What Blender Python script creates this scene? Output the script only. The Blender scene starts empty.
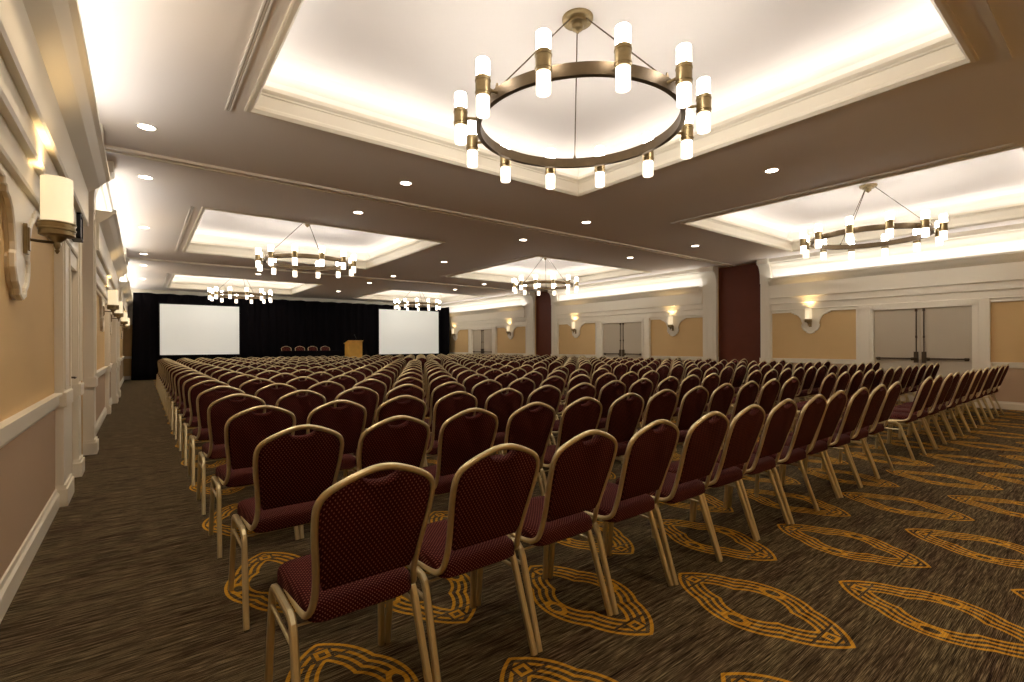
import bpy, bmesh, math, random
from mathutils import Vector, Matrix
random.seed(7)
S = bpy.context.scene
COL = S.collection

# ------------------------------------------------------------------ camera
cam_d = bpy.data.cameras.new('camera'); cam = bpy.data.objects.new('camera', cam_d); COL.objects.link(cam)
TH, RO = math.radians(37.5), math.radians(.22)
Rr = Vector((math.cos(TH), -math.sin(TH), 0)); UP = Vector((0, 0, 1)); FW = Vector((math.sin(TH), math.cos(TH), 0))
R2 = Rr*math.cos(RO) - UP*math.sin(RO); U2 = Rr*math.sin(RO) + UP*math.cos(RO)
CAMZ = 1.30
m = Matrix((R2, U2, -FW)).transposed().to_4x4(); m.translation = (0, 0, CAMZ)
cam.matrix_world = m
cam_d.sensor_fit = 'HORIZONTAL'; cam_d.sensor_width = 36; cam_d.lens = 483/1024*36; cam_d.shift_y = 4/1024
cam_d.clip_start = .05; cam_d.clip_end = 100
S.camera = cam

# ------------------------------------------------------------------ world, exposure
w = bpy.data.worlds.new('world'); S.world = w; w.use_nodes = True
w.node_tree.nodes['Background'].inputs[0].default_value = (.9, .8, .7, 1)
w.node_tree.nodes['Background'].inputs[1].default_value = 0.0
S.view_settings.view_transform = 'Standard'; S.view_settings.look = 'None'
S.view_settings.gamma = 1; S.view_settings.use_curve_mapping = False
S.view_settings.exposure = 2.1
S.cycles.use_denoising = True
S.cycles.max_bounces = 10; S.cycles.diffuse_bounces = 7; S.cycles.glossy_bounces = 3
S.cycles.sample_clamp_indirect = 6

WARM = (1, .78, .52); COVE = (1, .98, .97)
E_TRAY, E_WALLCOVE, E_DOWN, E_SCONCE, TILT = .45, .7, 27.0, 1.5, 1.25

# tray openings (x0,x1,y0,y1), soffit height
TRX = [(.85, 5.27), (8.08, 12.65)]
TRY = [(.84, 5.2), (9.4, 13.95), (18.5, 22.9)]
HC, HT = 3.58, 4.15
XL, XR, YN, YF = -.56, 13.5, -1.3, 24.2

def aim(o, d): o.rotation_euler = Vector(d).to_track_quat('-Z', 'Y').to_euler()
def area(name, loc, rot, sx, sy, e, col):
    l = bpy.data.lights.new(name, 'AREA'); l.shape = 'RECTANGLE'; l.size = sx; l.size_y = sy; l.energy = e; l.color = col
    o = bpy.data.objects.new(name, l); COL.objects.link(o); o.location = loc; o.rotation_euler = rot; return o
PI = math.pi
for (x0, x1) in TRX:
    for (y0, y1) in TRY:
        g = .13
        for (cx, cy, dx, dy, ln) in ((x0-g, (y0+y1)/2, 1, 0, y1-y0), (x1+g, (y0+y1)/2, -1, 0, y1-y0), ((x0+x1)/2, y0-g, 0, 1, x1-x0), ((x0+x1)/2, y1+g, 0, -1, x1-x0)):
            o = area('tray_cove_light', (cx, cy, 3.87), (0, 0, 0), ln if dy else .05, .05 if dy else ln, E_TRAY*ln, COVE)
            # long side stays along the edge, the lamp leans towards the middle of the tray
            o.rotation_euler = (PI - (TILT*dy), (TILT*dx) if dx else 0, 0) if dy else (PI, -TILT*-dx, 0)
for (ya, yb) in ((YN, 6.05), (8.05, 14.4), (16.45, 24.1)):
    for x, s in ((XR-.17, 1), (XL+.17, -1)):
        area('wall_cove_light', (x, (ya+yb)/2, 3.06), (PI, .1*s, 0), .06, yb-ya, E_WALLCOVE*(yb-ya)*(.75 if s > 0 else 1.35), COVE)

# ------------------------------------------------------------------ node helpers
class N:
    """a tiny expression wrapper around math nodes"""
    def __init__(s, nt, sock): s.nt, s.s = nt, sock
    def _op(s, op, *a):
        n = s.nt.nodes.new('ShaderNodeMath'); n.operation = op
        for i, v in enumerate((s,)+a):
            if isinstance(v, N): s.nt.links.new(v.s, n.inputs[i])
            else: n.inputs[i].default_value = v
        return N(s.nt, n.outputs[0])
    def __add__(s, o): return s._op('ADD', o)
    def __sub__(s, o): return s._op('SUBTRACT', o)
    def __mul__(s, o): return s._op('MULTIPLY', o)
    def __truediv__(s, o): return s._op('DIVIDE', o)
    def abs(s): return s._op('ABSOLUTE')
    def sqrt(s): return s._op('SQRT')
    def frac(s): return s._op('FRACT')
    def floor(s): return s._op('FLOOR')
    def min(s, o): return s._op('MINIMUM', o)
    def max(s, o): return s._op('MAXIMUM', o)
    def lt(s, o): return s._op('LESS_THAN', o)
    def gt(s, o): return s._op('GREATER_THAN', o)
def mat(name, col, rough=.6, metal=0, emit=0, ecol=None, spec=.5, bump=None, var=None):
    m = bpy.data.materials.new(name); m.use_nodes = True; nt = m.node_tree; b = nt.nodes['Principled BSDF']
    b.inputs['Base Color'].default_value = (*col, 1); b.inputs['Roughness'].default_value = rough
    b.inputs['Metallic'].default_value = metal; b.inputs['Specular IOR Level'].default_value = spec
    if emit: b.inputs['Emission Color'].default_value = (*(ecol or col), 1); b.inputs['Emission Strength'].default_value = emit
    tc = nt.nodes.new('ShaderNodeTexCoord')
    if var:                                    # (scale, amount)
        n = nt.nodes.new('ShaderNodeTexNoise'); n.inputs['Scale'].default_value = var[0]; n.inputs['Detail'].default_value = 4
        nt.links.new(tc.outputs['Object'], n.inputs['Vector'])
        mx = nt.nodes.new('ShaderNodeMix'); mx.data_type = 'RGBA'
        mx.inputs[6].default_value = (*[c*(1-var[1]) for c in col], 1); mx.inputs[7].default_value = (*[min(1, c*(1+var[1])) for c in col], 1)
        nt.links.new(n.outputs[0], mx.inputs[0]); nt.links.new(mx.outputs[2], b.inputs['Base Color'])
    if bump:
        n = nt.nodes.new('ShaderNodeTexNoise'); n.inputs['Scale'].default_value = bump[0]; n.inputs['Detail'].default_value = 3
        nt.links.new(tc.outputs['Object'], n.inputs['Vector'])
        bp = nt.nodes.new('ShaderNodeBump'); bp.inputs['Strength'].default_value = bump[1]; bp.inputs['Distance'].default_value = .01
        nt.links.new(n.outputs[0], bp.inputs['Height']); nt.links.new(bp.outputs[0], b.inputs['Normal'])
    return m
M = {}
M['ceil'] = mat('ceiling_paint', (.87, .825, .785), .75, spec=.2, var=(.6, .015))
M['trim'] = mat('cream_trim_paint', (.80, .74, .61), .45, spec=.35)
M['paper'] = mat('tan_wallpaper', (.65, .45, .215), .7, spec=.2, bump=(180, .15), var=(2.2, .04))
M['paper_low'] = mat('lower_tan_wallpaper', (.47, .335, .22), .7, spec=.2, bump=(180, .15), var=(2.2, .04))
M['doorp'] = mat('beige_door_paint', (.52, .45, .34), .5, spec=.3)
M['bronze'] = mat('dark_bronze', (.10, .07, .045), .35, .8)
M['red'] = mat('oxblood_panel', (.115, .024, .008), .55, spec=.3, var=(3, .12))
M['brass'] = mat('antique_brass', (.27, .20, .10), .38, .85, var=(30, .25))
M['brass_d'] = mat('aged_brass_ring', (.105, .07, .035), .45, .7, var=(14, .25))
M['gold'] = mat('champagne_gold_frame', (.66, .57, .35), .34, .75, var=(25, .08))
M['black'] = mat('black_velvet', (.006, .005, .006), .95, spec=.05)
M['blackm'] = mat('black_metal', (.012, .012, .013), .5, .3)
M['foot'] = mat('black_plastic_glide', (.02, .02, .02), .6)
M['glass'] = mat('frosted_lamp_glass', (.9, .84, .74), .5, emit=8.5, ecol=(1, .94, .86))
M['glassb'] = mat('frosted_lamp_glass_lower', (.72, .64, .54), .5, emit=.8, ecol=(1, .86, .68))
M['shade'] = mat('sconce_glass', (.72, .64, .48), .5, emit=.17, ecol=(1, .80, .50))
M['lens'] = mat('downlight_lens', (1, 1, 1), .5, emit=6, ecol=(1, .86, .68))
M['white'] = mat('white_metal', (.86, .83, .78), .5)
M['alu'] = mat('grille_metal', (.62, .58, .52), .5, .2)
M['slot'] = mat('grille_slot', (.05, .045, .04), .8)
M['screen'] = mat('projection_screen', (.72, .74, .70), .8, emit=.07, ecol=(1, .97, .88), spec=.1)
M['oak'] = mat('honey_oak', (.74, .42, .07), .45, var=(9, .2))
M['grey'] = mat('grey_glass', (.35, .36, .37), .3)

def carpet():
    m = bpy.data.materials.new('patterned_carpet'); m.use_nodes = True; nt = m.node_tree; b = nt.nodes['Principled BSDF']
    b.inputs['Roughness'].default_value = .95; b.inputs['Specular IOR Level'].default_value = .08
    g = nt.nodes.new('ShaderNodeTexCoord'); sp = nt.nodes.new('ShaderNodeSeparateXYZ'); nt.links.new(g.outputs['Object'], sp.inputs[0])
    X, Y = N(nt, sp.outputs[0]), N(nt, sp.outputs[1])
    def noise(sx, sy, det=3, off=0):
        mp = nt.nodes.new('ShaderNodeMapping'); mp.inputs['Scale'].default_value = (sx, sy, 1); mp.inputs['Location'].default_value = (off, off, 0)
        nt.links.new(g.outputs['Object'], mp.inputs[0]); n = nt.nodes.new('ShaderNodeTexNoise'); n.inputs['Scale'].default_value = 1
        n.inputs['Detail'].default_value = det; n.inputs['Roughness'].default_value = .6
        nt.links.new(mp.outputs[0], n.inputs[0]); return N(nt, n.outputs[0])
    s1 = noise(9, 380, 3); s2 = noise(3, 70, 3, 5); s3 = noise(.9, 9, 2, 9)
    def ramp(x, cols):
        r = nt.nodes.new('ShaderNodeValToRGB'); nt.links.new(x.s, r.inputs[0]); e = r.color_ramp.elements
        while len(e) < len(cols): e.new(.5)
        for i, (p, c) in enumerate(cols): e[i].position = p; e[i].color = (*c, 1)
        return r.outputs[0]
    base = ramp(s1*.7 + s2*.3, [(.38, (.010, .007, .005)), (.46, (.042, .030, .019)), (.54, (.112, .086, .054)), (.63, (.29, .24, .165))])
    tint = ramp(s3*.6 + s2*.4, [(.38, (.75, .62, .55)), (.5, (1, .95, .8)), (.62, (1.0, 1.0, .82))])
    mul = nt.nodes.new('ShaderNodeMix'); mul.data_type = 'RGBA'; mul.blend_type = 'MULTIPLY'; mul.inputs[0].default_value = 1
    nt.links.new(base, mul.inputs[6]); nt.links.new(tint, mul.inputs[7])
    # ogee medallions on a centred lattice; a small wobble follows the yarn rows
    wob = (s1 - .5)*.008
    def medallion(ox, oy):
        u = ((X - ox)/1.214 + .5).frac(); v = ((Y - oy)/1.18 + .5).frac()
        s = ((u - .5)*1.214).abs() + wob; t = ((v - .5)*1.18).abs() + wob
        ell = (((s/.255)*(s/.255) + (t/.29)*(t/.29)).sqrt() - 1)*.265
        tt = (t - .12).max(0.0); lens = ((s + .159)*(s + .159) + tt*tt).sqrt() - .3484
        d = ell.min(lens)*(-1)                                    # >0 inside
        lines = d.gt(0)*d.lt(.128)*((d/.0355).frac().lt(.46))
        s2_, t2_ = (s - .19)/.030, t/.052
        e2 = (s2_*s2_ + t2_*t2_).sqrt()
        ring = e2.lt(1.35)*e2.gt(.72)
        lines = lines*e2.gt(1.35)
        q = (s + (t - .335).abs()*.0).max((t - .335).abs())      # small square near each tip
        sq = q.lt(.030)*q.gt(.014)
        lines = lines*q.gt(.042)
        gap = ((t - .30).abs().gt(.006)).max(d.lt(.03))
        return (lines*gap).max(ring).max(sq)
    mk = medallion(2.42, 1.175).max(medallion(2.42+.607, 1.175+.59))
    mk = mk*X.gt(.30)
    gold = ramp(s1*.5 + s2*.5, [(.38, (.26, .12, .012)), (.5, (.52, .265, .024)), (.62, (.68, .38, .04))])
    mx = nt.nodes.new('ShaderNodeMix'); mx.data_type = 'RGBA'
    nt.links.new(mk.s, mx.inputs[0]); nt.links.new(mul.outputs[2], mx.inputs[6]); nt.links.new(gold, mx.inputs[7])
    nt.links.new(mx.outputs[2], b.inputs['Base Color'])
    bp = nt.nodes.new('ShaderNodeBump'); bp.inputs['Strength'].default_value = .35; bp.inputs['Distance'].default_value = .004
    nt.links.new(s1.s, bp.inputs['Height']); nt.links.new(bp.outputs[0], b.inputs['Normal'])
    return m
M['carpet'] = carpet()

def fabric():
    m = bpy.data.materials.new('burgundy_dotted_fabric'); m.use_nodes = True; nt = m.node_tree; b = nt.nodes['Principled BSDF']
    b.inputs['Roughness'].default_value = .85; b.inputs['Specular IOR Level'].default_value = .08
    b.inputs['Sheen Weight'].default_value = .0; b.inputs['Sheen Tint'].default_value = (.9, .35, .25, 1)
    g = nt.nodes.new('ShaderNodeTexCoord'); sp = nt.nodes.new('ShaderNodeSeparateXYZ'); nt.links.new(g.outputs['Object'], sp.inputs[0])
    X, Y, Z = (N(nt, sp.outputs[i]) for i in range(3))
    v = Y*.9 + Z
    def dots(ox, oy):
        a = (((X + ox)/.015).frac() - .5)*1.5; c = (((v + oy)/.015).frac() - .5)*1.5
        return (a.abs() + c.abs()).lt(.30)
    dd = dots(0, 0).max(dots(.0075, .0075))
    n = nt.nodes.new('ShaderNodeTexNoise'); n.inputs['Scale'].default_value = 260; nt.links.new(g.outputs['Object'], n.inputs[0])
    base = nt.nodes.new('ShaderNodeMix'); base.data_type = 'RGBA'; base.inputs[6].default_value = (.022, .0023, .003, 1); base.inputs[7].default_value = (.056, .0075, .008, 1)
    nt.links.new(n.outputs[0], base.inputs[0])
    mx = nt.nodes.new('ShaderNodeMix'); mx.data_type = 'RGBA'; mx.inputs[7].default_value = (.27, .10, .075, 1)
    nt.links.new((dd*.8).s, mx.inputs[0]); nt.links.new(base.outputs[2], mx.inputs[6]); nt.links.new(mx.outputs[2], b.inputs['Base Color'])
    bp = nt.nodes.new('ShaderNodeBump'); bp.inputs['Strength'].default_value = .3; bp.inputs['Distance'].default_value = .002
    nt.links.new(dd.s, bp.inputs['Height']); nt.links.new(bp.outputs[0], b.inputs['Normal'])
    return m
M['fabric'] = fabric()

# ------------------------------------------------------------------ mesh helpers
def link(name, bm, m, parent=None, smooth=False):
    me = bpy.data.meshes.new(name); bmesh.ops.recalc_face_normals(bm, faces=bm.faces); bm.to_mesh(me); bm.free()
    for x in (m if isinstance(m, (list, tuple)) else [m]): me.materials.append(x)
    if smooth:
        for p in me.polygons: p.use_smooth = True
        if smooth != 'all': me.set_sharp_from_angle(angle=math.radians(40))
    o = bpy.data.objects.new(name, me); COL.objects.link(o)
    if parent: o.parent = parent
    return o
def box(bm, x0, x1, y0, y1, z0, z1, mi=0, skip=()):
    v = [bm.verts.new((x, y, z)) for x in (x0, x1) for y in (y0, y1) for z in (z0, z1)]
    for k, f in enumerate(((0, 1, 3, 2), (4, 6, 7, 5), (0, 4, 5, 1), (2, 3, 7, 6), (0, 2, 6, 4), (1, 5, 7, 3))):
        if k in skip: continue
        bm.faces.new([v[i] for i in f]).material_index = mi
def prism(bm, pts, fn, a, b, mi=0, caps=True):
    """pts 2-D polygon swept from a to b; fn(p, t) -> xyz"""
    A = [bm.verts.new(fn(p, a)) for p in pts]; B = [bm.verts.new(fn(p, b)) for p in pts]
    n = len(pts)
    for i in range(n): bm.faces.new([A[i], A[(i+1) % n], B[(i+1) % n], B[i]]).material_index = mi
    if caps: bm.faces.new(A).material_index = mi; bm.faces.new(B[::-1]).material_index = mi
def sweep(bm, pts, prof, closed=False, ref=Vector((0, 0, 1)), mi=0):
    """profile (list of 2-D) along a path with a fixed reference direction"""
    pts = [Vector(p) for p in pts]; n = len(pts); rings = []
    last = None
    for i, p in enumerate(pts):
        if closed: t = (pts[(i+1) % n]-p).normalized() + (p-pts[i-1]).normalized()
        else:
            t = Vector((0, 0, 0))
            if i < n-1: t += (pts[i+1]-p).normalized()
            if i > 0: t += (p-pts[i-1]).normalized()
        t.normalize(); a = ref.cross(t)
        if a.length < 1e-4: a = last.copy() if last else Vector((1, 0, 0)).cross(t)
        a.normalize(); last = a; c = t.cross(a)
        k = 1.0
        if 0 < i < n-1 or closed:
            co = max(.5, math.sqrt(max(0, (1+(pts[(i+1) % n]-p).normalized().dot((p-pts[i-1]).normalized()))/2))); k = 1/co
        rings.append([bm.verts.new(p + a*q[0]*k + c*q[1]) for q in prof])
    m_ = len(prof)
    for i in range(n if closed else n-1):
        A, B = rings[i], rings[(i+1) % n]
        for j in range(m_): bm.faces.new([A[j], A[(j+1) % m_], B[(j+1) % m_], B[j]]).material_index = mi
    if not closed:
        bm.faces.new(rings[0][::-1]).material_index = mi; bm.faces.new(rings[-1]).material_index = mi
def circ(r, n=10, sy=1): return [(r*math.cos(2*PI*i/n), r*sy*math.sin(2*PI*i/n)) for i in range(n)]
def sq(r, b=.35):
    c = r*(1-b); return [(r, -c), (r, c), (c, r), (-c, r), (-r, c), (-r, -c), (-c, -r), (c, -r)]
def smooth_path(pts, it=2):
    pts = [Vector(p) for p in pts]
    for _ in range(it):
        q = [pts[0]]
        for a, b in zip(pts, pts[1:]): q += [a*.75+b*.25, a*.25+b*.75]
        q.append(pts[-1]); pts = q
    return pts
def round_corner(pts, r, n=4):
    pts = [Vector(p) for p in pts]; out = [pts[0]]
    for a, b, c in zip(pts, pts[1:], pts[2:]):
        d1 = (a-b); d2 = (c-b); rr = min(r, d1.length*.45, d2.length*.45); p1 = b+d1.normalized()*rr; p2 = b+d2.normalized()*rr
        for i in range(n+1):
            t = i/n; out.append(p1*(1-t)**2 + b*2*t*(1-t) + p2*t*t)
    out.append(pts[-1]); return out
def lathe(bm, prof, c=(0, 0, 0), n=20, mi=0, cap=True):
    R = []
    for (r, z) in prof: R.append([bm.verts.new((c[0]+r*math.cos(2*PI*i/n), c[1]+r*math.sin(2*PI*i/n), c[2]+z)) for i in range(n)])
    for A, B in zip(R, R[1:]):
        for i in range(n): bm.faces.new([A[i], A[(i+1) % n], B[(i+1) % n], B[i]]).material_index = mi
    if cap: bm.faces.new(R[0][::-1]).material_index = mi; bm.faces.new(R[-1]).material_index = mi
def empty(name, loc=(0, 0, 0), rz=0):
    o = bpy.data.objects.new(name, None); COL.objects.link(o); o.location = loc; o.rotation_euler.z = rz; o.empty_display_size = .1; return o
def tag(o, label=None, cat=None, group=None, kind=None):
    for k, v in (('label', label), ('category', cat), ('group', group), ('kind', kind)):
        if v: o[k] = v
    return o
def copy_tree(o, parent=None):
    c = o.copy(); COL.objects.link(c); c.parent = parent
    for ch in list(o.children): copy_tree(ch, c)
    return c
def struct(name, bm, m, label=None, cat=None, **k):
    o = link(name, bm, m, **k); o['kind'] = 'structure'
    if label: o['label'] = label; o['category'] = cat
    return o
ORD = ['first', 'second', 'third', 'fourth', 'fifth', 'sixth', 'seventh', 'eighth', 'ninth', 'tenth', 'eleventh', 'twelfth', 'thirteenth',
       'fourteenth', 'fifteenth', 'sixteenth', 'seventeenth', 'eighteenth', 'nineteenth']

# ------------------------------------------------------------------ shell
bm = bmesh.new(); box(bm, XL-.3, XR+.5, YN-.2, YF+.2, -.1, 0); struct('floor', bm, M['carpet'], 'dark streaked carpet with rows of gold ogee medallions', 'floor')
# ceiling: soffit slab with six tray openings
bm = bmesh.new()
xs = [XL-.3, TRX[0][0], TRX[0][1], TRX[1][0], TRX[1][1], XR+.5]; ys = [YN-.2, *TRY[0], *TRY[1], *TRY[2], YF+.2]
for i in range(5):
    for j in range(7):
        if i in (1, 3) and j in (1, 3, 5): continue
        x0, x1, y0, y1 = xs[i], xs[i+1], ys[j], ys[j+1]
        v = [bm.verts.new(p) for p in ((x0, y0, HC), (x0, y1, HC), (x1, y1, HC), (x1, y0, HC))]; bm.faces.new(v)
bmesh.ops.remove_doubles(bm, verts=bm.verts, dist=1e-4)
# the six recessed trays belong to the same ceiling surface
def rect(x0, x1, y0, y1, o, z): return [(x0-o, y0-o, z), (x1+o, y0-o, z), (x1+o, y1+o, z), (x0-o, y1+o, z)]
for (x0, x1) in TRX:
    for (y0, y1) in TRY:
        prof = [(.2, 3.80), (.22, 3.80), (.22, 3.93), (.20, 4.0), (.14, 4.06), (.02, 4.11), (-.15, 4.14), (-.4, HT)]
        rings = [[bm.verts.new(p) for p in rect(x0, x1, y0, y1, o, z)] for o, z in prof]
        for A, B in zip(rings, rings[1:]):
            for k in range(4): bm.faces.new([A[k], A[(k+1) % 4], B[(k+1) % 4], B[k]])
        bm.faces.new(rings[-1])
me_ceil = struct('ceiling', bm, M['ceil'], 'flat painted ceiling with six lit recessed trays', 'ceiling')
bm = None
tn = 0
def trim_name():
    global tn; tn += 1; return 'trim_%d' % tn
pos_word = {(0, 0): 'nearest tray on the left', (0, 1): 'middle tray on the left', (0, 2): 'farthest tray on the left',
            (1, 0): 'nearest tray by the right wall', (1, 1): 'middle tray by the right wall', (1, 2): 'farthest tray by the right wall'}
for i, (x0, x1) in enumerate(TRX):
    for j, (y0, y1) in enumerate(TRY):
        bm = bmesh.new()
        prof = [(.055, 3.58), (.055, 3.562), (.04, 3.555), (.012, 3.555), (.0, 3.57), (-.012, 3.585), (-.012, 3.60), (.008, 3.605), (.008, 3.62), (.012, 3.635), (.012, 3.745),
                (.0, 3.75), (-.004, 3.765), (-.02, 3.775), (-.035, 3.79), (-.035, 3.83), (-.02, 3.83), (-.015, 3.806), (.2, 3.806)]
        rings = [[bm.verts.new(p) for p in rect(x0, x1, y0, y1, o, z)] for o, z in prof]
        for A, B in zip(rings, rings[1:]):
            for k in range(4): bm.faces.new([A[k], A[(k+1) % 4], B[(k+1) % 4], B[k]])
        struct(trim_name(), bm, M['trim'], 'cream moulded rim around the ' + pos_word[(i, j)], 'moulding')

# linear grilles
def grille(x0, x1, y0, y1, label):
    e = empty('linear_diffuser', ((x0+x1)/2, (y0+y1)/2, HC)); tag(e, label, 'air vent', 'linear air vents beside the trays')
    w_, l_ = x1-x0, y1-y0; bm = bmesh.new()
    for a, b in ((-w_/2, -w_/2+.012), (w_/2-.012, w_/2)) if l_ > w_ else (): box(bm, a, b, -l_/2, l_/2, -.014, .002)
    if l_ > w_:
        box(bm, -.004, .004, -l_/2, l_/2, -.010, .002)
        for s in (-1, 1): box(bm, -w_/2, w_/2, s*l_/2-.012, s*l_/2+.012, -.014, .002)
    else:
        for a, b in ((-l_/2, -l_/2+.018), (l_/2-.018, l_/2), (-.008, .008)): box(bm, -w_/2, w_/2, a, b, -.014, .002)
        for s in (-1, 1): box(bm, s*w_/2-.012, s*w_/2+.012, -l_/2, l_/2, -.014, .002)
    link('frame', bm, M['white'], e)
    bm = bmesh.new(); box(bm, -w_/2+.01, w_/2-.01, -l_/2+.01, l_/2-.01, -.004, .002); link('slot', bm, M['alu'], e)
for i, (x0, x1) in enumerate(TRX):
    for j, (y0, y1) in enumerate(TRY):
        grille(x0-.205, x0-.155, y0+.05, y1+.16, 'long white linear air vent along left edge of the ' + pos_word[(i, j)])
grille(.95, 5.50, .62, .67, 'white linear air vent across the near edge of the nearest tray on the left')

# movable-wall tracks across the ceiling
for k, yb in enumerate((7.2, 15.75)):
    bm = bmesh.new()
    for a, b, z in ((-.085, -.045, 3.548), (.045, .085, 3.548), (-.045, .045, 3.568)): box(bm, XL, XR+.1, yb+a, yb+b, z, HC+.01)
    struct(trim_name(), bm, M['trim'], ['slim ceiling track crossing the room between nearest and middle trays', 'slim ceiling track crossing the room between middle and farthest trays'][k], 'ceiling track')

# near and far walls
bm = bmesh.new(); box(bm, XL-.3, XR+.5, YN-.2, YN, 0, HC); struct('wall_near', bm, M['paper'])
bm = bmesh.new(); box(bm, XL-.3, XR+.5, YF, YF+.2, 0, HC); struct('wall_far', bm, M['paper'], 'tan papered end wall behind the black stage curtain', 'wall')
bm = bmesh.new(); box(bm, XL, XR, YF-.03, YF, .82, .92); box(bm, XL, XR, YF-.02, YF, 2.15, HC); struct(trim_name(), bm, M['trim'], 'cream chair rail and frieze on the end wall', 'moulding')
bm = bmesh.new(); box(bm, XL, XR, YF-.025, YF, 0, .14); struct('baseboard_far', bm, M['trim'])

# ------------------------------------------------------------------ side walls
SC = [(.60, 2.12), (.44, 2.12), (.43, 2.09), (.385, 2.09), (.375, 2.06), (.32, 2.045), (.26, 2.0), (.215, 1.93), (.185, 1.84), (.18, 1.79), (.195, 1.77), (.19, 1.71), (.15, 1.645),
      (.085, 1.61), (.075, 1.58), (.0, 1.56)]
FRIEZE = [(0, 2.185), (.06, 2.185), (.068, 2.20), (.06, 2.215), (.06, 2.352), (.095, 2.352), (.105, 2.37), (.10, 2.38), (.10, 2.512), (.135, 2.512), (.145, 2.53), (.14, 2.54), (.14, 2.86), (.23, 2.93), (.28, 2.99),
          (.31, 3.01), (.31, 3.05), (.27, 3.05), (.27, 3.02), (0, 3.02)]
CROWN = [(0, 3.30), (.03, 3.30), (.035, 3.34), (.06, 3.38), (.13, 3.43), (.15, 3.47), (.19, 3.48), (.20, 3.52), (.20, 3.585), (0, 3.585)]
RAIL = [(0, .81), (.02, .81), (.03, .83), (.03, .90), (.05, .905), (.05, .925), (.0, .925)]
BASE = [(0, 0), (.03, 0), (.03, .11), (.018, .125), (.015, .15), (0, .15)]

class Wall:
    def __init__(s, side): s.side = side; s.sg = 1 if side == 'left' else -1; s.x = XL if side == 'left' else XR
    def p(s, d, y, z): return (s.x + s.sg*d, y, z)
    def run(s, bm, prof, y0, y1): prism(bm, prof, lambda q, t: s.p(q[0], t, q[1]), y0, y1)
    def bx(s, bm, d0, d1, y0, y1, z0, z1):
        a, b = sorted((s.x+s.sg*d0, s.x+s.sg*d1)); box(bm, a, b, y0, y1, z0, z1)
    def pilaster(s, y0, y1, label, d=.09, top=2.19, tall=False):
        bm = bmesh.new(); e = .025
        s.bx(bm, 0, d, y0, y1, 0, 2.96 if tall else top)
        if tall:
            for f in (.28, .72): yy = y0+(y1-y0)*f; s.bx(bm, d, d+.012, yy-.02, yy+.02, .95, 2.85)
        else:
            s.bx(bm, d, d+.012, y0+.03, y0+.06, .95, top-.02); s.bx(bm, d, d+.012, y1-.06, y1-.03, .95, top-.02)
        s.bx(bm, 0, d+e, y0-e, y1+e, 0, .14); s.bx(bm, 0, d+e*.5, y0-e*.5, y1+e*.5, .14, .17)
        s.bx(bm, 0, d+e*.8, y0-e*.8, y1+e*.8, .81, .925)
        if tall:
            cav = [(d+.004, 2.94)] + [(d + .004 + .17*(1-math.cos(t*PI/2/6)), 3.08 + .36*math.sin(t*PI/2/6)) for t in range(7)] + [(d+.19, 3.46), (d+.19, HC), (0, HC), (0, 2.94)]
            s.run(bm, cav, y0-.01, y1+.01)
        return struct(trim_name(), bm, M['trim'], label, 'pilaster')
    def frieze(s, y0, y1, label):
        bm = bmesh.new(); s.run(bm, FRIEZE, y0, y1); s.run(bm, CROWN, y0, y1); k = len(bm.faces)
        s.bx(bm, 0, .008, y0, y1, 3.0, 3.32); bm.faces.ensure_lookup_table()
        for f in list(bm.faces)[k:]: f.material_index = 1
        return struct(trim_name(), bm, [M['trim'], M['ceil']], label, 'moulding')
    def panel_top(s, y0, y1, ys, label):
        """flat cream board with a scalloped lower edge that drops to a tongue behind the lamp"""
        bm = bmesh.new(); pr = [(y0, 2.12)] + [(ys-a, z) for a, z in SC if ys-a > y0] + [(ys+a, z) for a, z in SC[::-1][1:] if ys+a < y1] + [(y1, 2.12)]
        poly = pr + [(y1, 2.19), (y0, 2.19)]
        prism(bm, poly, lambda q, t: s.p(t, q[0], q[1]), .0, .03)
        path = [s.p(.03, q[0], q[1]+.012) for q in pr]
        sweep(bm, path, sq(.016, .4), ref=Vector((1, 0, 0)))
        return struct(trim_name(), bm, M['trim'], label, 'moulding')
    def railbase(s, segs, bsegs, lab):
        bm = bmesh.new()
        for a, b in segs: s.run(bm, RAIL, a, b)
        struct(trim_name(), bm, M['trim'], lab, 'chair rail')
        bm = bmesh.new()
        for a, b in bsegs: s.run(bm, BASE, a, b)
        struct('baseboard_'+s.side, bm, M['trim'])
    def lower_paper(s, segs):
        bm = bmesh.new()
        for a, b in segs: s.bx(bm, 0, .004, a, b, .15, .81)
        return bm
dn = 0
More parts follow.
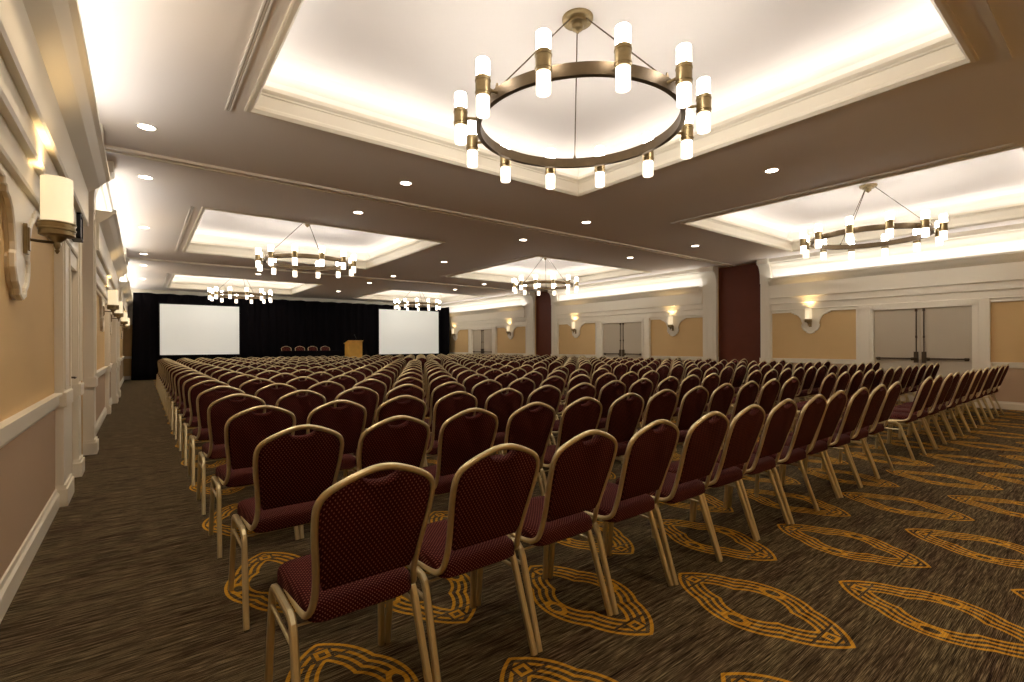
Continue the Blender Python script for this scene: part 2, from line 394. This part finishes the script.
def door_pair(W, y0, y1, label):
    """double fire doors: two leaves, vertical-rod exit devices and push bars"""
    global dn; dn += 1
    e = empty('door_%d' % dn, W.p(0, (y0+y1)/2, 0)); tag(e, label, 'double door', kind='structure')
    x, sg = 0, W.sg; hw = (y1-y0)/2
    def B(bm, d0, d1, a, b, z0, z1): u, v = sorted((sg*d0, sg*d1)); box(bm, u, v, a, b, z0, z1)
    bm = bmesh.new()
    B(bm, 0, .085, -hw-.05, -hw, 0, 2.12); B(bm, 0, .085, hw, hw+.05, 0, 2.12); B(bm, 0, .085, -hw-.05, hw+.05, 2.07, 2.19)
    link('frame', bm, M['trim'], e)
    for s in (-1, 1):
        bm = bmesh.new(); a, b = sorted((s*.004, s*(hw-.004))); B(bm, .002, .03, a, b, .01, 2.065)
        leaf = link('door_leaf', bm, M['doorp'], e)
        bm = bmesh.new(); B(bm, .045, .075, *sorted((s*.06, s*(hw-.04))), .955, .985); B(bm, .03, .05, *sorted((s*.06, s*.16)), .93, .995); B(bm, .03, .05, *sorted((s*(hw-.12), s*(hw-.05))), .93, .995)
        link('push_bar', bm, M['bronze'], leaf)
        bm = bmesh.new(); B(bm, .03, .075, *sorted((s*.03, s*.105)), .88, 1.12); link('latch_box', bm, M['bronze'], leaf)
        bm = bmesh.new(); sweep(bm, [(sg*.05, s*.065, 1.1), (sg*.05, s*.065, 2.04)], circ(.011, 8)); B(bm, .03, .065, *sorted((s*.045, s*.085)), 2.0, 2.06); B(bm, .03, .06, *sorted((s*.05, s*.08)), 1.42, 1.47)
        link('vertical_rod', bm, M['bronze'], leaf)
    return e

R = Wall('right'); L = Wall('left')
# wall bodies: boxes with pockets between bays
def body(W, segs, name, pockets):
    bm = bmesh.new()
    for a, b in segs: W.bx(bm, -.3, 0, a, b, 0, HC)
    for a, b in pockets: W.bx(bm, -.3, -.2, a, b, 0, HC)
    for a, b in segs: pass
    return struct(name, bm, [M['paper']], 'long %s wall with tan paper panels and cream mouldings' % W.side, 'wall')
body(R, [(YN, 6.33), (7.61, 14.81), (15.96, YF)], 'wall_right', [(6.33, 7.61), (14.81, 15.96)])
body(L, [(YN, 6.75), (7.65, 14.9), (15.9, YF)], 'wall_left', [(6.75, 7.65), (14.9, 15.9)])
bm = R.lower_paper([(YN, 1.84), (4.11, 6.08), (8.04, 9.97), (12.38, 14.45), (16.5, 18.75), (21.2, YF)]); struct('wall_right_dado', bm, M['paper_low'])
bm = L.lower_paper([(YN, 5.38), (8.0, 14.3), (16.5, YF)]); struct('wall_left_dado', bm, M['paper_low'])

R.pilaster(1.84, 2.06, 'wide cream casing on near side of nearest double door')
R.pilaster(3.81, 4.11, 'wide cream casing on far side of nearest double door')
R.pilaster(6.06, 6.33, 'tall cream pilaster on near side of nearest dark red panel', tall=True)
R.pilaster(7.61, 8.04, 'tall cream pilaster on far side of nearest dark red panel', tall=True)
R.pilaster(9.97, 10.25, 'wide cream casing on near side of middle double door')
R.pilaster(12.08, 12.38, 'wide cream casing on far side of middle double door')
R.pilaster(14.45, 14.81, 'tall cream pilaster on near side of farther dark red panel', tall=True)
R.pilaster(15.96, 16.5, 'tall cream pilaster on far side of farther dark red panel', tall=True)
R.pilaster(18.75, 19.05, 'narrow cream casing on near side of farthest double door')
R.pilaster(20.85, 21.2, 'narrow cream casing on far side of farthest double door')
door_pair(R, 2.10, 3.77, 'nearest pair of beige double doors with bronze push bars')
door_pair(R, 10.29, 12.04, 'middle pair of beige double doors between the two dark red panels')
door_pair(R, 19.09, 20.81, 'farthest pair of beige double doors close to the stage curtain')
R.frieze(YN, 6.06, 'stepped cream cornice ledge along nearest right wall bay')
R.frieze(8.04, 14.45, 'stepped cream cornice ledge between the two dark red panels')
R.frieze(16.5, YF, 'stepped cream cornice ledge along farthest right wall bay')
R.panel_top(4.11, 6.06, 5.11, 'scalloped cream moulding right beside nearest dark red panel')
R.panel_top(YN, 1.84, .75, 'scalloped cream moulding over the papered panel nearest the camera on right wall')
R.panel_top(8.04, 9.97, 9.11, 'scalloped cream moulding just beyond nearest dark red panel')
R.panel_top(12.38, 14.45, 13.45, 'scalloped cream moulding just before farther dark red panel')
R.panel_top(16.5, 18.75, 17.67, 'scalloped cream moulding just beyond farther dark red panel')
R.panel_top(21.2, YF, 22.6, 'scalloped cream moulding next to the stage curtain')
R.railbase([(YN, 1.84), (4.11, 6.06), (8.04, 9.97), (12.38, 14.45), (16.5, 18.75), (21.2, YF)], [(YN, 1.84), (4.11, 6.06), (8.04, 9.97), (12.38, 14.45), (16.5, 18.75), (21.2, YF)],
           'cream chair rail running along the right wall')
for k, (a, b) in enumerate(((6.33, 7.61), (14.81, 15.96))):
    dn += 1
    bm = bmesh.new(); box(bm, XR+.08, XR+.13, a+.05, b, 0.01, HC-.03); box(bm, XR+.06, XR+.08, a+.05, a+.09, 0.01, HC-.03); box(bm, XR+.06, XR+.08, b-.04, b, 0.01, HC-.03)
    struct('door_%d' % dn, bm, M['red'], ['dark oxblood red full-height pocket panel nearer the camera', 'dark oxblood red full-height pocket panel farther down the right wall'][k], 'wall panel')

# left wall
L.pilaster(5.36, 5.80, 'cream casing nearest the camera on left wall, by the first doorway', d=.055)
L.pilaster(6.48, 6.75, 'cream pilaster between the left doorway and dark pocket gap', d=.06, tall=True)
L.pilaster(7.72, 8.0, 'tall cream pilaster on far side of left wall pocket gap', d=.105, tall=True)
L.pilaster(14.3, 14.9, 'distant cream pilaster halfway down the left wall', d=.10, tall=True)
L.pilaster(15.9, 16.5, 'distant cream pilaster beyond the second left wall pocket gap', d=.10, tall=True)
L.pilaster(12.1, 12.4, 'distant narrow cream casing on left wall between two wall lamps', d=.06)
L.frieze(YN, 6.48, 'stepped cream cornice ledge along nearest left wall bay')
L.frieze(8.0, 14.3, 'stepped cream cornice ledge along middle left wall bay')
L.frieze(16.5, YF, 'stepped cream cornice ledge along farthest left wall bay')
L.panel_top(YN, 5.36, 3.76, 'scalloped cream moulding behind the nearest wall lamp')
L.panel_top(8.0, 12.1, 10.95, 'scalloped cream moulding behind second wall lamp on left wall')
L.panel_top(12.4, 14.3, 13.6, 'scalloped cream moulding behind third wall lamp on left wall')
L.panel_top(16.5, 19.8, 17.9, 'scalloped cream moulding behind fourth wall lamp on left wall')
L.panel_top(19.8, YF, 21.3, 'scalloped cream moulding behind farthest wall lamp on left wall')
segs = [(YN, 5.36), (8.0, 12.1), (12.4, 14.3), (16.5, YF)]
L.railbase(segs, segs, 'cream chair rail running along the left wall')
# the first doorway on the left: cream door set back between casing and pilaster
dn += 1
e = empty('door_%d' % dn, L.p(0, 6.14, 0)); tag(e, 'narrow cream door set between casing and pilaster on left wall', 'door', kind='structure')
bm = bmesh.new(); box(bm, 0, .012, -.32, .32, .01, 2.04); dl = link('door_leaf', bm, M['trim'], e)
bm = bmesh.new(); box(bm, 0, .05, -.34, .34, 2.05, 2.18); link('frame', bm, M['trim'], e)
bm = bmesh.new(); sweep(bm, [(.012, .2, 1.0), (.05, .2, 1.0), (.05, .1, 1.0)], circ(.009, 8)); link('handle', bm, M['bronze'], dl)
for k, (a, b) in enumerate(((6.75, 7.65), (14.9, 15.9))):
    dn += 1; bm = bmesh.new(); box(bm, XL-.13, XL-.08, a+.04, b, 0.01, HC-.03)
    struct('door_%d' % dn, bm, M['red'], ['dark red pocket panel hidden in nearer gap of the left wall', 'dark red pocket panel hidden in farther gap of the left wall'][k], 'wall panel')
# framed panel over the doorway
e = empty('wall_frame', (XL+.10, 5.93, 2.39)); tag(e, 'small black-framed grey panel above the left doorway', 'frame')
bm = bmesh.new(); box(bm, -.05, .02, -.11, .11, -.105, .105); link('panel', bm, M['grey'], e); bm = bmesh.new()
for a, b, c, d in ((-.12, .12, -.115, -.095), (-.12, .12, .095, .115), (-.12, -.10, -.115, .115), (.10, .12, -.115, .115)): box(bm, -.05, .03, a, b, c, d)
link('frame', bm, M['blackm'], e)

# ------------------------------------------------------------------ wall lamps
def sconce_proto():
    e = empty('wall_sconce')     # local +x points into the room, origin on the wall board at the arm height
    bm = bmesh.new(); box(bm, 0, .018, -.03, .03, -.085, .085); box(bm, .018, .026, -.02, .02, -.065, .065); bp_ = link('backplate', bm, M['brass'], e)
    bm = bmesh.new(); sweep(bm, smooth_path([(.02, 0, .0), (.06, 0, -.005), (.138, 0, -.005)]), circ(.008, 8)); link('arm', bm, M['brass_d'], e)
    bm = bmesh.new(); c = (.138, 0, 0)
    lathe(bm, [(.004, -.07), (.008, -.06), (.012, -.052), (.007, -.045), (.012, -.035), (.016, -.02), (.014, -.005), (.03, .01), (.04, .02), (.045, .028), (.074, .032), (.082, .036), (.082, .062), (.086, .065), (.086, .073), (.082, .076), (.082, .10), (.085, .103), (.085, .11), (.078, .11), (.07, .06), (.01, .05)], c, 28)
    link('cup', bm, M['brass'], e, smooth=True)
    bm = bmesh.new(); lathe(bm, [(.072, .105), (.072, .37), (.068, .37), (.068, .11)], c, 28, cap=False); link('glass_shade', bm, M['shade'], e, smooth=True)
    return e
sp = sconce_proto(); first = True
SCON = [('L', 3.87, 'nearest wall lamp, large glass cylinder on brass arm, left wall'), ('L', 10.95, 'second wall lamp along the left wall, beyond the pilasters'),
        ('L', 13.6, 'third wall lamp along the left wall'), ('L', 17.9, 'fourth wall lamp along the left wall'), ('L', 21.3, 'farthest wall lamp on left wall beside the stage curtain'),
        ('R', 5.11, 'wall lamp glowing between dark red panel and nearest double doors'), ('R', .75, 'wall lamp on right wall outside the right edge of view'),
        ('R', 9.11, 'wall lamp just beyond the nearer dark red panel, right wall'), ('R', 13.45, 'wall lamp just before the farther dark red panel, right wall'),
        ('R', 17.67, 'wall lamp just beyond the farther dark red panel, right wall'), ('R', 22.6, 'wall lamp on right wall next to the stage curtain')]
for sd, y, lab in SCON:
    o = sp if first else copy_tree(sp); first = False
    W = L if sd == 'L' else R
    dz = 0 if sd == 'L' else -.10
    o.location = W.p(.032, y, 1.915+dz); o.rotation_euler.z = 0 if sd == 'L' else PI
    tag(o, lab, 'wall lamp', 'cylindrical wall lamps')
    for z, rx, en in ((2.29, PI, E_SCONCE), ):
        l = bpy.data.lights.new('sconce_bulb', 'SPOT'); l.energy = en*2.2; l.color = (1, .68, .32); l.spot_size = math.radians(125); l.spot_blend = .9; l.shadow_soft_size = .06
        lo = bpy.data.objects.new('sconce_bulb', l); COL.objects.link(lo); lo.location = W.p(.032+.138, y, z+dz); lo.rotation_euler.x = rx

# ------------------------------------------------------------------ chandeliers
def chandelier_proto():
    e = empty('chandelier')              # origin at the ring's centre, tray ceiling .92 above
    Hc = HT - 3.21; Rr_, Rl = .87, 1.02
    bm = bmesh.new(); lathe(bm, [(.135, Hc), (.135, Hc-.02), (.125, Hc-.035), (.09, Hc-.04), (.09, Hc-.06), (.05, Hc-.07), (.045, Hc-.10), (.02, Hc-.115), (.012, Hc-.13)], n=28); link('canopy', bm, M['brass'], e, smooth=True)
    bm = bmesh.new(); lathe(bm, [(Rr_-.02, -.045), (Rr_+.02, -.045), (Rr_+.02, .045), (Rr_-.02, .045), (Rr_-.02, -.045)], n=96, cap=False)
    bmesh.ops.remove_doubles(bm, verts=bm.verts, dist=1e-5); link('ring', bm, M['brass_d'], e, smooth=True)
    for a in (47, 180, 273):
        a = math.radians(a); ca, sa = math.cos(a), math.sin(a)
        bm = bmesh.new(); sweep(bm, [(.10*ca, .10*sa, Hc-.05), (Rr_*ca, Rr_*sa, .04)], circ(.006, 6))
        lathe(bm, [(.012, .03), (.016, .05), (.010, .075), (.007, .09)], (Rr_*ca, Rr_*sa, 0), 10); link('hanging_rod', bm, M['brass_d'], e)
    for k in range(12):
        a = -1.019+.0 + 0
        a = 6.311 - 2*PI + k*PI/6 + CH_PH; ca, sa = math.cos(a), math.sin(a); c = (Rl*ca, Rl*sa, 0)
        bm = bmesh.new(); lathe(bm, [(.050, -.072), (.056, -.070), (.056, -.050), (.060, -.048), (.060, -.040), (.056, -.038), (.056, .038), (.060, .040), (.060, .048), (.056, .050), (.056, .070), (.050, .072)], c, 20)
        sweep(bm, [(Rr_*ca, Rr_*sa, 0), ((Rl-.05)*ca, (Rl-.05)*sa, 0)], circ(.012, 8)); h = link('lamp_holder', bm, M['brass'], e, smooth=True)
        bm = bmesh.new(); lathe(bm, [(.046, .068), (.050, .073), (.050, .195), (.047, .20), (.043, .20), (.04, .19)], c, 20); link('upper_glass', bm, M['glass'], h, smooth=True)
        bm = bmesh.new(); lathe(bm, [(.040, -.215), (.047, -.215), (.050, -.21), (.050, -.073), (.046, -.068)], c, 20); link('lower_glass', bm, M['glassb'], h, smooth=True)
    return e
CH_PH = -.0
ch = chandelier_proto(); first = True
for (x, y, lab) in ((3.03, 2.99, 'large round brass chandelier nearest the camera under the left tray'), (3.03, 11.65, 'brass ring chandelier in the middle tray on the left side'),
                    (3.0, 20.7, 'farthest left brass chandelier, in front of the stage curtain'), (10.4, 2.99, 'brass ring chandelier in nearest tray by right wall doors'),
                    (10.3, 11.65, 'brass ring chandelier in middle tray before the farther red panel'), (10.3, 20.7, 'farthest right brass chandelier, above the right projection screen')):
    o = ch if first else copy_tree(ch); first = False
    o.location = (x, y, 3.21); tag(o, lab, 'chandelier', 'twelve-lamp ring chandeliers')

# ------------------------------------------------------------------ recessed downlights
def down_proto():
    e = empty('recessed_downlight')
    bm = bmesh.new(); lathe(bm, [(.095, .0), (.092, -.008), (.075, -.008), (.070, .004)], n=24, cap=False); link('trim_ring', bm, M['white'], e, smooth=True)
    bm = bmesh.new(); lathe(bm, [(.073, -.004), (.02, -.0045)], n=24); link('lens', bm, M['lens'], e)
    return e
dp = down_proto(); first = True
XW = {.05: 'beside the left wall', 2.95: 'in the left half of the ceiling', 6.57: 'on the ceiling centre line', 10.17: 'in the right half of the ceiling', 13.0: 'beside the right wall'}
YW = [(2.95, 'level with the nearest chandelier'), (6.28, 'just before the nearer ceiling track'), (8.15, 'just past the nearer ceiling track'), (11.6, 'level with the middle chandeliers'),
      (14.95, 'just before the farther ceiling track'), (17.05, 'just past the farther ceiling track'), (20.5, 'level with the farthest chandeliers'), (-.3, 'behind the viewpoint')]
for x in XW:
    for y, wy in YW:
        if x in (2.95, 10.17) and y in (2.95, 11.6, 20.5): continue
        if x == 13.0: continue
        o = dp if first else copy_tree(dp); first = False
        o.location = (x, y, HC); tag(o, 'small round downlight %s, %s' % (XW[x], wy), 'downlight', 'recessed ceiling downlights')
        l = bpy.data.lights.new('downlight_beam', 'SPOT'); l.energy = E_DOWN*(.55 if x == .05 else 1); l.color = WARM; l.spot_size = math.radians(105); l.spot_blend = .85; l.shadow_soft_size = .06
        lo = bpy.data.objects.new('downlight_beam', l); COL.objects.link(lo); lo.location = (x, y, HC-.02)

# ------------------------------------------------------------------ banquet chairs
LEAN = math.radians(18); CL, SL = math.cos(LEAN), math.sin(LEAN)
def bk(x, s, off=0):       # point on the leaning back plane; off > 0 towards the sitter
    return Vector((x, -.165 - s*SL + off*CL, .445 + s*CL + off*SL))
HALF = [(.0, .182), (.05, .170), (.12, .170), (.20, .178), (.29, .189), (.355, .193), (.39, .192), (.42, .182), (.443, .160), (.467, .115), (.486, .068), (.497, .030), (.499, 0)]
def chair_parts(n=8, it=1):
    """dict part -> list of (bmesh, material)"""
    P = []
    full = [(-w, s) for s, w in HALF] + [(w, s) for s, w in HALF[::-1][1:]]
    bm = bmesh.new()
    path = [(-.186, .17, .425), (-.186, -.10, .42)] + [bk(x, s) for x, s in full] + [(.186, -.10, .42), (.186, .17, .425)]
    path = [Vector(q) for q in path]; path = smooth_path(path, it)
    # frames with a continuously transported normal
    prof = circ(.0115, n)
    rings = []; a = None
    for i, p in enumerate(path):
        t = ((path[min(i+1, len(path)-1)]-p)+(p-path[max(i-1, 0)])).normalized()
        if a is None: a = Vector((1, 0, 0))
        a = (a - t*a.dot(t)).normalized(); c = t.cross(a)
        rings.append([bm.verts.new(p+a*q[0]+c*q[1]) for q in prof])
    for A, B in zip(rings, rings[1:]):
        for j in range(n): bm.faces.new([A[j], A[(j+1) % n], B[(j+1) % n], B[j]])
    bm.faces.new(rings[0][::-1]); bm.faces.new(rings[-1])
    P.append(('back_frame', bm, 'gold', True))
    # padded back panel with a hand-hold dip under the crown
    edge = [(-w+.010, s) for s, w in HALF if .11 <= s < .48]
    edge = [(-.148, .088)] + edge
    top = [(-.066, .477), (-.052, .462), (-.03, .452), (0, .448), (.03, .452), (.052, .462), (.066, .477)]
    edge = [q for q in edge if q[0] < -.085]
    out = edge + top + [(-x, s) for x, s in edge[::-1]]
    bm = bmesh.new(); cx, cs = 0, .26
    def ring(k, off): return [bm.verts.new(bk(x*(1-k), s+(cs-s)*k*.8, off)) for x, s in out]
    rs = [ring(.045, -.013), ring(.0, -.006), ring(.0, .010), ring(.03, .022), ring(.12, .030), ring(.4, .034)]
    bm.faces.new(rs[0])
    for A, B in zip(rs, rs[1:]):
        for j in range(len(out)): bm.faces.new([A[j], A[(j+1) % len(out)], B[(j+1) % len(out)], B[j]])
    bm.faces.new(rs[-1][::-1])
    P.append(('backrest', bm, 'fabric', True))
    # seat cushion
    o2 = round_corner([(0, -.175, 0), (.180, -.175, 0), (.204, .23, 0), (0, .245, 0)], .05, 4)
    half = [(v.x, v.y) for v in o2]; ol = half + [(-x, y) for x, y in half[::-1][1:-1]]
    bm = bmesh.new()
    def r2(k, z): return [bm.verts.new((x*(1-k), .03+(y-.03)*(1-k), z)) for x, y in ol]
    rs = [r2(.06, .408), r2(.0, .418), r2(0, .452), r2(.02, .468), r2(.08, .480), r2(.3, .488), r2(.7, .492)]
    bm.faces.new(rs[0][::-1])
    for A, B in zip(rs, rs[1:]):
        for j in range(len(ol)): bm.faces.new([A[j], A[(j+1) % len(ol)], B[(j+1) % len(ol)], B[j]])
    bm.faces.new(rs[-1])
    P.append(('seat', bm, 'fabric', True))
    for s in (-1, 1):
        X = s*.2235; Xt = s*.211
        rear = round_corner([(X, -.225, .005), (Xt, -.085, .408), (Xt, .05, .408)], .05, 3 if it else 2)
        front = round_corner([(X, .245, .002), (Xt, .215, .408), (Xt, .05, .408)], .05, 3 if it else 2)
        for pth in (rear, front):
            bm = bmesh.new(); sweep(bm, pth, sq(.0125, .4) if n > 6 else circ(.0125, 5), ref=Vector((1, 0, 0))); P.append(('leg', bm, 'gold', False))
        bm = bmesh.new(); sweep(bm, [(s*.2155, -.112, .33), (s*.2155, .221, .33)], circ(.008, max(4, n-2)), ref=Vector((1, 0, 0))); P.append(('side_bar', bm, 'gold', False))
    bm = bmesh.new()
    sweep(bm, [(-.212, -.09, .385), (.212, -.09, .385)], circ(.0045, 5)); P.append(('cross_bar', bm, 'gold', False))
    bm = bmesh.new(); sweep(bm, [(-.214, .17, .395), (.214, .17, .395)], circ(.009, 6))
    P.append(('cross_bar', bm, 'gold', False))
    return P
proto = empty('banquet_chair')
for nm, bm, mm, sm in chair_parts(10, 2): link(nm, bm, M[mm], proto, smooth=sm)
# distant chair as one mesh
def joined(parts):
    bm = bmesh.new()
    for nm, b, mm, sm in parts:
        me = bpy.data.meshes.new('tmp'); bmesh.ops.recalc_face_normals(b, faces=b.faces); b.to_mesh(me); b.free()
        k = len(bm.faces); bm.from_mesh(me); bm.faces.ensure_lookup_table()
        for f in list(bm.faces)[k:]: f.material_index = 0 if mm == 'gold' else 1; f.smooth = sm
        bpy.data.meshes.remove(me)
    return bm
bmj = joined(chair_parts(6, 1)); mej = bpy.data.meshes.new('banquet_chair_simple'); bmj.to_mesh(mej)
mej.materials.append(M['gold']); mej.materials.append(M['fabric'])
ROW0, PITCH, NROW, SP = 1.765, .95, 19, .4765
seats = []
for r in range(NROW):
    for b, (x0, n) in enumerate(((.60, 12), (7.0, 12))):
        for k in range(n):
            x = x0 + k*SP; y = ROW0 + r*PITCH
            d = x*FW.x + y*FW.y
            seats.append((d, r, b, k, x, y))
seats.sort()
row_w = ['nearest row'] + [ORD[i] + ' nearest row' for i in range(1, 19)]
first = True; rest = []
for i, (d, r, b, k, x, y) in enumerate(seats):
    jr = random.Random(r*100+b*50+k); dx, dy, rz = jr.uniform(-.0005, .0005), jr.uniform(-.012, .012), jr.uniform(-.003, .003)
    if i < 110:
        o = proto if first else copy_tree(proto); first = False
    elif i < 300:
        o = bpy.data.objects.new('banquet_chair', mej); COL.objects.link(o)
    else:
        rest.append((x+dx, y+dy, rz)); continue
    o.location = (x+dx, y+dy, 0); o.rotation_euler.z = rz
    where = ('left end chair' if k == 0 else ORD[k] + ' chair from left') if b == 0 else ('first chair past the gap' if k == 0 else ORD[k] + ' chair past the gap')
    tag(o, 'burgundy gold-framed banquet chair, %s, %s, %s block' % (where, row_w[r], ('left', 'right')[b]), 'chair', 'burgundy banquet chairs in rows')
bm = bmesh.new()
for x, y, rz in rest:
    k = len(bm.verts); bm.from_mesh(mej); bm.verts.ensure_lookup_table()
    bmesh.ops.transform(bm, matrix=Matrix.Translation((x, y, 0)) @ Matrix.Rotation(rz, 4, 'Z'), verts=bm.verts[k:])
me = bpy.data.meshes.new('distant_banquet_chairs'); bm.to_mesh(me); bm.free(); me.materials.append(M['gold']); me.materials.append(M['fabric'])
o = bpy.data.objects.new('distant_banquet_chairs', me); COL.objects.link(o); tag(o, 'remaining burgundy chairs of the farthest rows and far right seats', 'chairs', 'burgundy banquet chairs in rows', 'stuff')

# ------------------------------------------------------------------ stage end
bm = bmesh.new(); x = -.22; pts = []
while x < 13.1:
    pts.append((x, 23.42 + .045*math.sin(x*17+.6*math.sin(x*3)) + .015*math.sin(x*41))); x += .045
pts = [(-.24, 23.6)] + pts + [(13.14, 23.3), (13.15, 23.1), (13.12, 22.95), (13.16, 22.8), (13.14, 22.65)]
nz = 6
vs = [[bm.verts.new((px + (-.07 if i < 4 else 0)*(1-z/nz), py - (.03*(1-z/nz)), .01 + (3.36)*z/nz + .012*math.sin(px*9)*(z == nz))) for z in range(nz+1)] for i, (px, py) in enumerate(pts)]
for A, B in zip(vs, vs[1:]):
    for z in range(nz): bm.faces.new([A[z], B[z], B[z+1], A[z+1]])
o = link('stage_curtain', bm, M['black'], smooth='all'); tag(o, 'black velvet curtain across the whole far end of the room', 'curtain')
so = o.modifiers.new('thick', 'SOLIDIFY'); so.thickness = .008

def screen(x0, x1, z0, z1, y, label):
    e = empty('projection_screen', ((x0+x1)/2, y, 0)); tag(e, label, 'projection screen', 'projection screens'); w_ = (x1-x0)/2
    bm = bmesh.new(); box(bm, -w_, w_, -.012, 0, z0, z1); link('screen_surface', bm, M['screen'], e)
    bm = bmesh.new()
    for a, b, c, d in ((-w_-.05, w_+.05, z0-.06, z0), (-w_-.05, w_+.05, z1, z1+.06), (-w_-.05, -w_, z0, z1), (w_, w_+.05, z0, z1)): box(bm, a, b, -.02, .03, c, d)
    link('border', bm, M['black'], e)
    for s in (-1, 1):
        bm = bmesh.new(); box(bm, s*(w_-.1)-.02, s*(w_-.1)+.02, 0, .04, .0, z0+.2); box(bm, s*(w_-.1)-.02, s*(w_-.1)+.02, -.35, .04, .0, .03)
        link('leg', bm, M['blackm'], e)
screen(.57, 3.28, .96, 2.955, 23.2, 'white projection screen on the left of the black curtain')
screen(9.42, 12.78, .86, 3.12, 23.2, 'white projection screen on the right of the black curtain')

bm = bmesh.new(); box(bm, 3.9, 8.6, 20.1, 22.9, .30, .36); e = empty('stage_riser', (0, 0, 0)); tag(e, 'low dark stage platform in front of the black curtain', 'stage')
link('deck', bm, M['blackm'], e); bm = bmesh.new()
box(bm, 3.92, 8.58, 20.12, 22.88, 0, .30); link('skirt', bm, M['black'], e)
# head table and its cloth
t = empty('head_table', (5.7, 21.3, .36)); tag(t, 'long head table on stage under a black cloth', 'table')
bm = bmesh.new(); box(bm, -1.15, 1.15, -.3, .3, .70, .73); link('tabletop', bm, M['oak'], t)
for sx in (-1, 1):
    for sy in (-1, 1):
        bm = bmesh.new(); sweep(bm, [(sx*1.05, sy*.24, 0), (sx*1.05, sy*.24, .70)], circ(.015, 8)); link('leg', bm, M['blackm'], t)
bm = bmesh.new(); rim = []
def cl(z, o):
    r_ = []
    for i in range(64):
        a = i/64*4; s_ = int(a); f = a-s_; X_, Y_ = 1.17, .32
        p = [(-X_+2*X_*f, -Y_), (X_, -Y_+2*Y_*f), (X_-2*X_*f, Y_), (-X_, Y_-2*Y_*f)][s_]
        k = o*(1+.6*math.sin(i*1.9)); L_ = math.hypot(*p); r_.append(bm.verts.new((5.7+p[0]*(1+k/L_), 21.3+p[1]*(1+k/L_), .36+z)))
    return r_
a, b, c = cl(.737, 0), cl(.72, .004), cl(.01, .02)
bm.faces.new(a)
for A, B in ((a, b), (b, c)):
    for i in range(64): bm.faces.new([A[i], A[(i+1) % 64], B[(i+1) % 64], B[i]])
o = link('tablecloth', bm, M['black'], smooth=True); tag(o, 'black floor-length cloth over the head table', 'tablecloth')
for k, x in enumerate((4.72, 5.27, 5.80, 6.34)):
    c = bpy.data.objects.new('banquet_chair', mej); COL.objects.link(c); c.location = (x+.2, 22.0, .361); c.rotation_euler.z = PI
    tag(c, 'burgundy chair behind the head table, %s' % ['left end beside the left screen', 'second from the left', 'third from the left', 'right end beside the lectern'][k], 'chair', 'chairs behind the head table')
# lectern
e = empty('lectern', (7.36, 21.0, .36)); tag(e, 'honey oak lectern standing right of the head table', 'lectern')
bm = bmesh.new()
prism(bm, [(-.28, 0), (.22, 0), (.22, 1.02), (-.28, 1.14)], lambda q, t_: (t_, -q[0]*-1, q[1]), -.30, .30); link('body', bm, M['oak'], e)
bm = bmesh.new(); box(bm, -.34, .34, -.30, -.27, 0, .06); box(bm, -.33, .33, -.30, .24, 0, .04); link('base', bm, M['oak'], e)
bm = bmesh.new(); prism(bm, [(-.30, 1.14), (.25, 1.02), (.25, 1.045), (-.30, 1.17)], lambda q, t_: (t_, q[0], q[1]), -.33, .33); link('top', bm, M['oak'], e)
bm = bmesh.new(); sweep(bm, smooth_path([(.1, -.1, 1.11), (.1, -.1, 1.28), (.06, .02, 1.40)]), circ(.008, 6)); lathe(bm, [(.018, 0), (.026, .02), (.02, .05)], (.06, .02, 1.38), 8); link('microphone', bm, M['blackm'], e)
